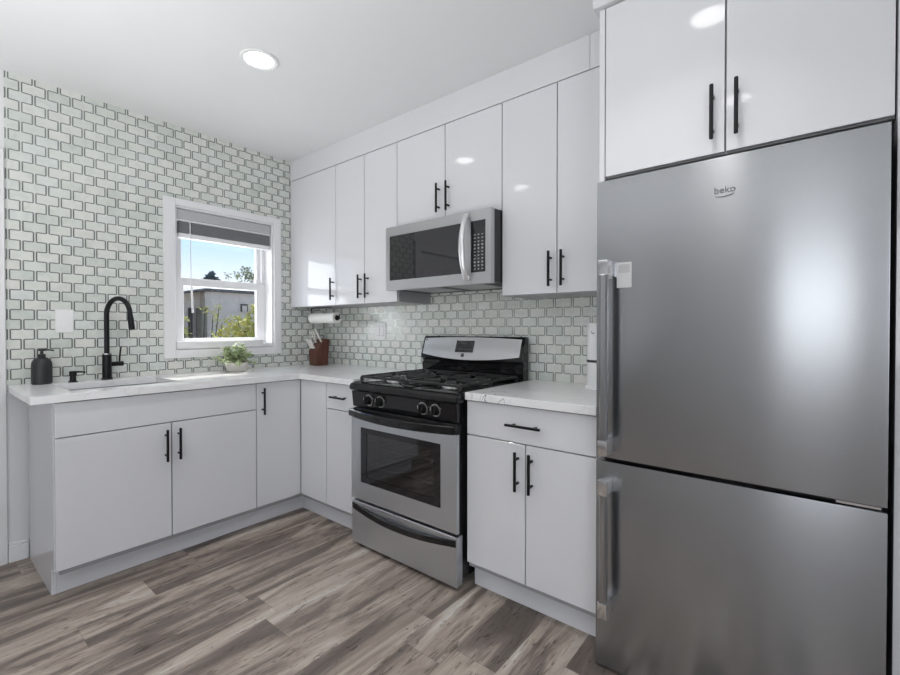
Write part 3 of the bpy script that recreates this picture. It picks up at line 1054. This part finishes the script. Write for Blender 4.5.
# ---------------------------------------------------------------- microwave
MX0, MX1, MYF, MZ0, MZ1 = 1.203, 1.9635, -0.415, 1.434, 1.812
mw = thing('microwave_oven', (1.583, -0.2, MZ0), 'stainless over-the-range microwave with a curved handle and keypad', 'microwave')
B().box(MX0 + 0.002, MX1, -0.385, -0.003, MZ0 + 0.012, MZ1 - 0.002).build('microwave_body', M['black_plastic'], mw, smooth=False)
b = B()
b.box(MX0 + 0.10, MX0 + 0.34, -0.34, -0.10, MZ0 + 0.004, MZ0 + 0.0115)
b.box(MX0 + 0.42, MX0 + 0.66, -0.34, -0.10, MZ0 + 0.004, MZ0 + 0.0115)
b.build('grease_filter', M['steel'], mw, smooth=False)
b = B()
b.box(MX0 + 0.002, MX1 - 0.002, -0.385, -0.005, MZ0 + 0.006, MZ0 + 0.0118)
b.build('bottom_plate', M['fridge_side'], mw, smooth=False)
gx0, gx1, gz0, gz1 = 1.234, 1.786, 1.493, 1.757
kx0, kx1 = 1.839, 1.929
b = B()
xs = [MX0, gx0, gx1, 1.794]
for (p, q, r, s) in ((MX0, gx0, MZ0, MZ1), (gx1, 1.8375, MZ0, MZ1), (gx0, gx1, MZ0, gz0), (gx0, gx1, gz1, MZ1)):
    b.box(p, q, MYF, -0.386, r, s)
mdoor = b.build('microwave_door', M['steel'], mw, smooth=False)
B().box(gx0 + 0.0005, gx1 - 0.0005, MYF + 0.0015, -0.388, gz0 + 0.0005, gz1 - 0.0005).build('door_window', M['dark_glass'], mdoor, smooth=False)
N = 20
hp = []
for i in range(N + 1):
    t_ = -1 + 2 * i / N
    hp.append((1.815, MYF - 0.012 - 0.042 * (1 - t_ * t_), 1.628 + t_ * 0.166))
b = B()
b.tube(hp, 0.0155, 14, sx=1.0, sy=0.5, up=(0, -1, 0))
b.box(1.799, 1.831, MYF - 0.016, MYF, 1.776, 1.800, 0.004)
b.box(1.799, 1.831, MYF - 0.016, MYF, 1.456, 1.480, 0.004)
b.build('door_handle', M['satin'], mdoor)
b = B()
for (p, q, r, s) in ((kx1, MX1, MZ0, MZ1), (1.8385, kx1, MZ0, gz0), (1.8385, kx1, gz1, MZ1)):
    b.box(p, q, MYF, -0.386, r, s)
mcp = b.build('control_side', M['steel'], mw, smooth=False)
kp = B().box(1.8385, kx1 - 0.0005, MYF + 0.001, -0.388, gz0 + 0.0005, gz1 - 0.0005).build('keypad', M['dark_glass'], mcp, smooth=False)
for j in range(11):
    for i in range(3):
        cx_ = 1.862 + i * 0.0235
        cz_ = 1.510 + j * 0.0175
        hgt = 0.0045 if j in (1, 2, 6, 7) else 0.003
        B().box(cx_ - 0.005, cx_ + 0.005, MYF + 0.0002, MYF + 0.0012, cz_ - hgt, cz_ + hgt).build('button', M['grey_print'], mcp, smooth=False)

# ---------------------------------------------------------------- refrigerator
FX0, FX1, FYF, FZ1, FZG = 2.6075, 3.3525, -0.709, 1.7226, 0.7448
fr = thing('refrigerator', (2.98, -0.35, 0), 'tall stainless bottom-freezer refrigerator with two vertical bar handles', 'refrigerator')
B().box(FX0 + 0.004, FX1 - 0.004, -0.640, -0.03, 0.02, FZ1 - 0.004, 0.003).build('fridge_body', M['fridge_side'], fr, smooth=False)
for sxx in (FX0 + 0.06, FX1 - 0.06):
    for syy in (-0.60, -0.08):
        B().cyl((sxx, syy, 0), (sxx, syy, 0.02), 0.02).build('leg', M['black_plastic'], fr)
b = B()
b.box(FX0, FX1, FYF, -0.652, FZG + 0.007, FZ1, 0.002, 2)
fd = b.build('fridge_door', M['fridge_steel'], fr)
b = B()
b.box(FX0, FX1, FYF, -0.652, 0.008, FZG - 0.007, 0.002, 2)
zd_ = b.build('freezer_door', M['fridge_steel'], fr)
B().box(FX0 + 0.008, FX1 - 0.008, -0.652, -0.640, 0.02, FZ1 - 0.006).build('door_gasket', M['black_plastic'], fr, smooth=False)
b = B()
b.box(FX1 - 0.10, FX1 - 0.01, -0.70, -0.655, FZG - 0.005, FZG + 0.005, 0.002)
b.build('hinge', M['chrome'], fr, smooth=False)
B().box(FX1 - 0.11, FX1 - 0.01, -0.66, -0.56, FZ1 - 0.003, FZ1 + 0.016, 0.003).build('hinge_cover', M['fridge_side'], fr, smooth=False)


def fridge_handle(door, z0, z1):
    b = B()
    hx, hy = 2.652, -0.760
    b.bar([(hx, hy, z0 + 0.03), (hx, hy, z1 - 0.03)], 0.026, 0.022, up=(0, 1, 0))
    h_ = b.build('handle', M['fridge_steel'], door)
    for (a0, a1) in ((z0, z0 + 0.052), (z1 - 0.052, z1)):
        B().box(hx - 0.0165, hx + 0.0165, hy - 0.014, FYF, a0, a1, 0.004, 2).build('handle_bracket', M['chrome'], h_)


fridge_handle(fd, 0.772, 1.438)
fridge_handle(zd_, 0.215, 0.688)


def text_part(body, size, loc, rot, depth, name, m, parent, sx=1.0, shear=0.0):
    cu = bpy.data.curves.new('lettering', 'FONT')
    cu.body = body
    cu.size = size
    cu.extrude = depth
    cu.align_x = 'CENTER'
    cu.align_y = 'CENTER'
    cu.shear = shear
    ob = bpy.data.objects.new('lettering', cu)
    COL.objects.link(ob)
    dg = bpy.context.evaluated_depsgraph_get()
    me = bpy.data.meshes.new_from_object(ob.evaluated_get(dg))
    bpy.data.objects.remove(ob)
    mt = Matrix.Translation(Vector(loc)) @ rot.to_4x4() @ Matrix.Diagonal((sx, 1, 1, 1))
    me.transform(mt)
    me.materials.clear()
    me.materials.append(m)
    o = bpy.data.objects.new(name, me)
    COL.objects.link(o)
    o.parent = parent
    r = root_of(parent)
    o.matrix_parent_inverse = Matrix.Translation(-Vector(r.location)) if parent == r else Matrix.Identity(4)
    return o


face_front = Matrix.Rotation(PI / 2, 3, 'X')
text_part('beko', 0.027, (2.996, FYF - 0.0008, 1.622), face_front, 0.0008, 'badge_lettering', M['logo_grey'], fd, sx=1.05)
B().tube([(2.972, FYF - 0.0006, 1.605), (2.988, FYF - 0.0006, 1.603), (3.008, FYF - 0.0006, 1.604), (3.020, FYF - 0.0006, 1.608)], [0.001, 0.002, 0.0022, 0.0008], 6).build('badge_swoosh', M['logo_grey'], fd)
# hang tag / sticker at the top of the handle
st = tag(B().box(2.678, 2.7275, FYF - 0.0016, FYF - 0.0002, 1.345, 1.432, 0.0004).build('sticker', M['label'], smooth=False), 'small pale sticker on the refrigerator door beside the upper handle', 'sticker')
B().box(2.684, 2.7215, FYF - 0.0022, FYF - 0.0016, 1.396, 1.425).build('printed_field', M['label_paper'], st, smooth=False)

# ---------------------------------------------------------------- things on the worktop
# faucet
fa = thing('kitchen_faucet', (0.07, -1.525, CT), 'tall matte black gooseneck faucet behind the sink', 'faucet')
fx, fy = 0.070, -1.525
b = B()
b.lathe([(0, 0), (0.028, 0), (0.028, 0.006), (0.0225, 0.012), (0.0225, 0.140), (0.020, 0.146), (0.0145, 0.148), (0, 0.148)], (fx, fy, CT))
b.build('faucet_body', M['black_metal'], fa)
dx, dy = 0.172, 0.066
Ln = math.hypot(dx, dy)
ux, uy = dx / Ln, dy / Ln
R_ = Ln / 2
pts = [(fx, fy, CT + 0.14)]
zc = 1.284
pts.append((fx, fy, zc - 0.06))
for i in range(25):
    a_ = PI - i * (PI - 0.10) / 24
    s_ = R_ + R_ * math.cos(a_)
    pts.append((fx + ux * s_, fy + uy * s_, zc + R_ * math.sin(a_)))
endp = Vector(pts[-1])
tn = (Vector(pts[-1]) - Vector(pts[-2])).normalized()
pts.append(tuple(endp + tn * 0.018))
B().tube(pts, 0.0130, 16, up=(uy, -ux, 0)).build('spout', M['black_metal'], fa)
p2 = endp + tn * 0.018
B().cyl(p2, p2 + tn * 0.012, 0.0135, 0.0150, 18).cyl(p2 + tn * 0.012, p2 + tn * 0.078, 0.0150, 0.0155, 18).build('spray_head', M['black_metal'], fa)
B().cyl((fx, fy, CT + 0.143), (fx, fy, CT + 0.149), 0.0228, None, 24).build('collar', M['chrome'], fa)
hl = B().cyl((fx, fy + 0.015, CT + 0.087), (fx, fy + 0.078, CT + 0.087), 0.0135, None, 18).tube([(fx, fy + 0.060, CT + 0.095), (fx + 0.004, fy + 0.060, CT + 0.130), (fx + 0.012, fy + 0.064, CT + 0.185)], 0.0045, 10).build('lever', M['black_metal'], fa)

# built-in soap pump
sp_ = thing('soap_pump', (0.085, -1.680, CT), 'short black built-in soap pump in the worktop left of the faucet', 'soap dispenser')
c0 = (0.085, -1.680, CT)
B().lathe([(0, 0), (0.021, 0), (0.021, 0.004), (0.015, 0.008), (0.013, 0.030), (0.016, 0.034), (0.016, 0.056), (0.013, 0.060), (0, 0.060)], c0).build('pump_body', M['black_metal'], sp_)
B().tube([(0.085, -1.672, CT + 0.053), (0.090, -1.650, CT + 0.054), (0.096, -1.628, CT + 0.050)], [0.006, 0.005, 0.0045], 10).build('pump_spout', M['black_metal'], sp_)

# soap bottle
sb = thing('soap_bottle', (0.0713, -1.804, CT), 'round charcoal soap bottle with a black pump at the left end of the worktop', 'soap bottle')
c0 = (0.0713, -1.804, CT)
B().lathe([(0, 0), (0.038, 0), (0.0425, 0.005), (0.0425, 0.098), (0.040, 0.116), (0.032, 0.131), (0.020, 0.139), (0.014, 0.141), (0, 0.141)], c0, 40).build('bottle', M['charcoal'], sb)
B().lathe([(0, 0.141), (0.0165, 0.141), (0.0165, 0.156), (0.008, 0.158), (0.006, 0.172), (0.014, 0.173), (0.014, 0.183), (0, 0.184)], c0, 24).tube([(0.0713, -1.800, CT + 0.1785), (0.078, -1.775, CT + 0.179), (0.083, -1.756, CT + 0.174)], [0.005, 0.0045, 0.004], 10).build('pump', M['black_plastic'], sb)

# potted plant
random.seed(5)
pl = thing('potted_plant', (0.165, -0.826, CT), 'bushy pale green plant in a small cream pot on the window-side worktop', 'plant')
c0 = (0.165, -0.826, CT)
b = B()
b.lathe([(0, 0), (0.052, 0), (0.060, 0.006), (0.070, 0.030), (0.073, 0.055), (0.071, 0.062), (0.066, 0.062), (0.066, 0.050), (0.0, 0.050)], c0, 40)
b.build('pot', M['pot'], pl)
B().lathe([(0, 0.0525), (0.0655, 0.0525), (0.0655, 0.051)], c0, 24).build('soil', M['soil'], pl)
stb, lf = B(), B()
for k_ in range(46):
    a_ = random.uniform(0, 2 * PI)
    lean = random.uniform(0.05, 1.25)
    L_ = random.uniform(0.075, 0.125) * (1.25 if lean < 0.35 else 1.0)
    r0 = random.uniform(0.0, 0.050)
    p0 = Vector((c0[0] + r0 * math.cos(a_), c0[1] + r0 * math.sin(a_), CT + 0.052))
    dirv = Vector((math.sin(lean) * math.cos(a_), math.sin(lean) * math.sin(a_), math.cos(lean)))
    pp = [p0 + dirv * (L_ * t_) + Vector((0, 0, -0.030 * lean * t_ * t_)) for t_ in (0, 0.35, 0.7, 1.0)]
    stb.tube(pp, [0.0016, 0.0013, 0.001, 0.0006], 5)
    for q in range(9):
        t_ = 0.25 + 0.75 * q / 8
        i0 = min(int(t_ * 3), 2)
        pt = pp[i0].lerp(pp[i0 + 1], t_ * 3 - i0) if t_ < 1 else pp[3]
        for s_ in (0, 1):
            d_ = Vector((random.uniform(-1, 1), random.uniform(-1, 1), random.uniform(-0.25, 0.9)))
            pt2 = pt
            tip = pt2 + d_.normalized() * 0.03
            if tip.x < 0.03 or tip.z < CT + 0.02:
                continue
            lf.leaf(pt2, d_, (random.uniform(-.4, .4), random.uniform(-.4, .4), 1), random.uniform(0.021, 0.036), random.uniform(0.0075, 0.0115), 0.12)
stb.build('stems', M['stem'], pl)
lf.build('foliage', M['leaf_a'], pl, smooth='leaf')

# knife block and the knives in it
kb = thing('knife_block', (0.150, -0.165, CT), 'reddish brown wooden knife block in the worktop corner below the paper towel', 'knife block')
b = B()
KX0, KX1 = 0.098, 0.214
b.prism([(-0.215, CT), (-0.120, CT), (-0.105, CT + 0.200), (-0.140, CT + 0.212), (-0.222, CT + 0.118)], 'x', KX0, KX1, bev=0.003)
b.build('block', M['cherry'], kb)
B().box(KX0 + 0.006, KX1 - 0.006, -0.212, -0.128, CT - 0.0, CT + 0.002).build('foot', M['black_plastic'], kb, smooth=False)
nrm = Vector((0, -0.094, 0.082)).normalized()
nrm = Vector((0, -0.755, 0.656))
sl = Vector((0, 0.656, 0.755))
base = Vector((0, -0.222, CT + 0.118))
hd = Vector((-0.10, -0.42, 0.90)).normalized()
KG = 'knives in the block'
knives = []
for i, (kx, f_, L_, lab) in enumerate(((0.116, 0.020, 0.085, 'small white-handled knife at the left of the front row in the knife block'),
                                       (0.138, 0.020, 0.080, 'small white-handled knife in the middle of the front row in the knife block'),
                                       (0.160, 0.020, 0.078, 'small white-handled knife at the right of the front row in the knife block'),
                                       (0.188, 0.088, 0.115, 'large white-handled knife at the back right of the knife block'))):
    p0 = base + sl * f_ + nrm * 0.002 + Vector((kx, 0, 0))
    t = thing('kitchen_knife', tuple(p0), lab, 'knife', KG)
    B().tube([p0, p0 + hd * L_ * 0.35, p0 + hd * L_ * 0.75, p0 + hd * L_], [0.0070, 0.0078, 0.0088, 0.0065], 10, sx=0.80, sy=1.0).build('knife_handle', M['handle_white'], t)
    B().cyl(p0 + hd * L_ * 0.30 + Vector((0.0058, 0, 0)), p0 + hd * L_ * 0.30 + Vector((0.0072, 0, 0)), 0.002, None, 8).build('rivet', M['chrome'], t)
p0 = base + sl * 0.078 + nrm * 0.003 + Vector((0.130, 0, 0))
t = thing('kitchen_scissors', tuple(p0), 'white-handled scissors standing at the back left of the knife block', 'scissors')
for s_ in (-1, 1):
    b = B()
    cc_ = p0 + hd * 0.072 + Vector((s_ * 0.017, 0, 0))
    ring = []
    wv = hd
    for i in range(19):
        a_ = 2 * PI * i / 18
        ring.append(cc_ + Vector((1, 0, 0)) * (0.0145 * math.cos(a_)) + wv * (0.024 * math.sin(a_)))
    b.tube(ring, 0.0042, 8, up=tuple(nrm))
    b.tube([p0 + Vector((s_ * 0.003, 0, 0)), p0 + hd * 0.028 + Vector((s_ * 0.006, 0, 0)), p0 + hd * 0.050 + Vector((s_ * 0.013, 0, 0))], 0.0048, 8)
    b.build('scissor_handle', M['handle_white'], t)

# paper towel on a holder under the wall cabinet
pt = thing('paper_towel_roll', (0.26, -0.20, 1.285), 'white paper towel roll hanging under the corner wall cabinet', 'paper towel')
cy_, cz_, r_ = -0.200, 1.287, 0.0400
b = B()
b.cyl((0.122, cy_, cz_), (0.437, cy_, cz_), r_, None, 40)
b.build('paper_roll', M['paper'], pt)
B().cyl((0.4375, cy_, cz_), (0.4385, cy_, cz_), 0.021, None, 24).build('core', M['cherry'], pt)
ph = thing('paper_towel_holder', (0.26, -0.20, 1.37), 'black wire holder screwed under the wall cabinet carrying the paper towel', 'holder')
b = B()
b.box(0.170, 0.350, cy_ - 0.018, cy_ + 0.018, 1.366, 1.3715, 0.001)
b.tube([(0.106, cy_, 1.3655), (0.106, cy_, cz_)], 0.004, 8)
b.tube([(0.106, cy_, 1.3665), (0.170, cy_, 1.3675)], 0.004, 8)
b.build('bracket', M['black_metal'], ph)
B().cyl((0.4400, cy_, cz_), (0.4500, cy_, cz_), 0.0185, 0.016, 20).cyl((0.4500, cy_, cz_), (0.462, cy_, cz_), 0.009, None, 14).tube([(0.456, cy_, cz_), (0.456, cy_ + 0.010, cz_ + 0.026)], 0.004, 8).build('rod_knob', M['black_metal'], ph)

# white canister half hidden by the refrigerator
cn = thing('canister', (2.402, -0.14, CT), 'tall white canister with a black band beside the refrigerator', 'canister')
c0 = (2.402, -0.14, CT)
B().lathe([(0, 0), (0.062, 0), (0.062, 0.010), (0.056, 0.016), (0.053, 0.020), (0.053, 0.128), (0, 0.128)], c0, 40).build('canister_body', M['white_plastic'], cn)
B().lathe([(0, 0.1285), (0.0545, 0.1285), (0.0545, 0.1395), (0, 0.1395)], c0, 40).build('band', M['black_plastic'], cn)
B().lathe([(0, 0.140), (0.053, 0.140), (0.053, 0.306), (0.050, 0.314), (0.044, 0.318), (0, 0.318)], c0, 40).build('upper_canister', M['white_plastic'], cn)
B().tube([(2.402 + 0.0535 * math.sin(x_), -0.14 - 0.0535 * math.cos(x_), CT + 0.272 + z_) for x_, z_ in ((-0.28, 0.006), (-0.22, -0.005), (-0.10, -0.007), (0.0, 0.0))], 0.002, 6).build('printed_mark', M['logo_grey'], cn)

# wall plates
wp = thing('wall_switch', (0.003, -1.698, 1.247), 'blank white switch plate on the tiled wall above the soap bottle', 'switch')
B().box(0.0005, 0.006, -1.738, -1.659, 1.183, 1.311, 0.002).build('cover_plate', M['white_plastic'], wp, smooth=False)
B().box(0.006, 0.0085, -1.715, -1.682, 1.214, 1.280, 0.001).build('rocker', M['white_plastic'], wp, smooth=False)
wo = thing('wall_outlet', (0.698, -0.003, 1.186), 'white double wall outlet on the tiles left of the range', 'outlet')
B().box(0.640, 0.757, -0.006, -0.0005, 1.122, 1.252, 0.002).build('cover_plate', M['white_plastic'], wo, smooth=False)
for xx in (0.674, 0.722):
    q = B().box(xx - 0.0165, xx + 0.0165, -0.0085, -0.006, 1.154, 1.220, 0.001).build('outlet_insert', M['white_plastic'], wo, smooth=False)
    b = B()
    b.box(xx - 0.0185, xx + 0.0185, -0.0064, -0.0060, 1.152, 1.222)
    b.build('insert_gap', M['logo_grey'], q, smooth=False)

# ---------------------------------------------------------------- recessed ceiling lights
CL = 'recessed ceiling lights'
first = thing('recessed_light', (1.10, -1.155, CH), 'lit round recessed ceiling light nearest the window and corner', 'ceiling light', CL)
B().lathe([(0.066, -0.001), (0.088, -0.001), (0.090, -0.004), (0.084, -0.008), (0.068, -0.006), (0.066, -0.001)], (1.10, -1.155, CH), 48).build('trim_ring', M['white_plastic'], first)
B().lathe([(0, -0.004), (0.066, -0.004), (0.066, -0.001), (0, -0.001)], (1.10, -1.155, CH), 40).build('diffuser', M['lens'], first)
spots = [(1.10, -2.01, 'round recessed ceiling light in front of the sink, mirrored in the wall cabinet doors'),
         (2.86, -1.14, 'round recessed ceiling light in front of the refrigerator, mirrored high in its upper cabinet'),
         (2.86, -2.01, 'round recessed ceiling light mirrored low between the handles of the cabinet over the refrigerator')]
for (x_, y_, lab) in spots:
    c = copy_tree(first)
    c.location = (x_, y_, CH)
    c['label'] = lab
for (x_, y_) in ((1.10, -1.155), (1.10, -2.01), (2.86, -1.14), (2.86, -2.01)):
    lamp('recessed_lamp', 'AREA', (x_, y_, CH - 0.012), (0, 0, -1), 2.1, (1.0, 0.98, 0.95), 0.13, None, math.radians(100))

# ---------------------------------------------------------------- outside the window
B().box(-60, -0.26, -30, 40, -1.3, -1.2).build('ground', M['ground'], smooth=False, kind='structure')
nb = thing('neighbour_building', (-9, 2.9, -1.2), 'grey stucco building with a flat roof outside the window', 'building')
b = B()
b.box(-12, -7.02, 1.92, 9.0, -1.2, 2.02)
b.prism([(1.915, -1.2), (-1.5, -1.2), (-1.5, 1.72), (1.475, 1.93), (1.915, 2.02)], 'x', -11.9, -7.25)
b.build('building_wall', M['stucco'], nb, smooth=False)
b = B()
b.box(-12.05, -6.97, 1.905, 9.0, 2.02, 2.085)
b.bar([(-7.12, 1.90, 2.05), (-7.12, -1.6, 1.35)], 0.3, 0.06)
b.build('roof_edge', M['roof_edge'], nb, smooth=False)
wq = B().box(-7.02, -6.99, 2.69, 2.86, 1.60, 1.78, 0.01).build('building_window', M['shade_dark'], nb, smooth=False)
B().box(-6.992, -6.985, 2.72, 2.83, 1.60, 1.74).build('window_pane', M['stucco'], wq, smooth=False)
B().box(-7.20, -6.90, 1.80, 1.915, -1.2, 1.66, 0.01).build('corner_post', M['olive'], nb, smooth=False)
B().box(-7.25, -7.18, 1.66, 1.73, 0.7, 1.66, 0.01).build('side_door', M['shade_dark'], nb, smooth=False)


def foliage_blob(b, c, r, n, L, w, sq=(1, 1, 1)):
    for _ in range(n):
        v = Vector((random.gauss(0, 1), random.gauss(0, 1), random.gauss(0, 1))).normalized() * (r * random.uniform(0.35, 1.0) ** 0.6)
        p = Vector(c) + Vector((v.x * sq[0], v.y * sq[1], v.z * sq[2]))
        d = Vector((random.uniform(-1, 1), random.uniform(-1, 1), random.uniform(-0.8, 0.8)))
        b.leaf(p, d, (random.uniform(-1, 1), random.uniform(-1, 1), 1), L * random.uniform(0.7, 1.3), w * random.uniform(0.7, 1.3))


def tree(name, base, blobs, leafmat, L, w, label, cat, group=None):
    t = thing(name, base, label, cat, group)
    br, lf = B(), B()
    bz = Vector(base)
    for (c, r, n) in blobs:
        mid = bz.lerp(Vector(c), 0.55) + Vector((random.uniform(-.05, .05), random.uniform(-.1, .1), 0.0))
        br.tube([bz, mid, Vector(c)], [0.03 * r + 0.02, 0.02 * r + 0.012, 0.006], 6)
        foliage_blob(lf, c, r, n, L, w)
    br.build('branches', M['bark'], t)
    lf.build('foliage', leafmat, t, smooth='leaf')
    return t


random.seed(11)
tree('garden_shrub', (-3.6, 1.15, -1.2), [((-3.6, 1.28, 1.33), 0.17, 130), ((-3.55, 1.08, 1.22), 0.16, 110), ((-3.6, 0.90, 1.12), 0.17, 120), ((-3.7, 1.36, 1.55), 0.12, 60),
      ((-3.6, 1.38, 1.10), 0.22, 160), ((-3.6, 1.12, 1.05), 0.2, 140), ((-3.65, 0.72, 1.08), 0.12, 50), ((-3.6, 1.00, 1.36), 0.06, 20)],
     M['leaf_y'], 0.075, 0.022, 'yellow-green leafy shrub at the lower right of the window view', 'shrub', 'shrubs outside the window')
tree('garden_shrub', (-4.6, 0.9, -1.2), [((-4.6, 1.05, 1.42), 0.10, 26), ((-4.6, 0.93, 1.52), 0.08, 20), ((-4.6, 1.2, 1.30), 0.12, 26), ((-4.6, 1.15, 1.55), 0.06, 14), ((-4.6, 1.32, 1.12), 0.1, 20), ((-4.6, 1.34, 1.36), 0.08, 18)],
     M['leaf_y'], 0.060, 0.018, 'thin sparse shrub in front of the grey building wall', 'shrub', 'shrubs outside the window')
tree('garden_shrub', (-5.0, 0.78, -1.2), [((-5.0, 0.76, 1.15), 0.10, 50), ((-5.0, 0.74, 1.36), 0.06, 24), ((-5.0, 0.80, 0.95), 0.12, 50)],
     M['leaf_y'], 0.06, 0.018, 'narrow shrub at the left edge of the window view', 'shrub', 'shrubs outside the window')
tree('distant_tree', (-25, 11.6, -1.2), [((-25, 11.75, 4.85), 0.34, 80), ((-25, 12.2, 4.60), 0.32, 50), ((-25, 11.25, 4.60), 0.24, 26), ((-25.2, 10.75, 4.55), 0.18, 14), ((-25, 12.4, 4.35), 0.4, 50), ((-25, 11.7, 4.35), 0.35, 40)],
     M['leaf_t'], 0.20, 0.055, 'loose olive tree beyond the roof at the upper right of the view', 'tree')
tree('distant_tree', (-40, 15.95, -1.2), [((-40, 15.95, 5.92), 0.30, 160), ((-40, 16.02, 6.28), 0.20, 90), ((-40, 15.6, 5.72), 0.28, 110), ((-40, 16.35, 5.72), 0.28, 110), ((-40, 13.7, 5.42), 0.24, 60), ((-40, 13.2, 5.45), 0.18, 40)],
     M['leaf_d'], 0.30, 0.10, 'small dark blue-green tree far beyond the roof', 'tree')
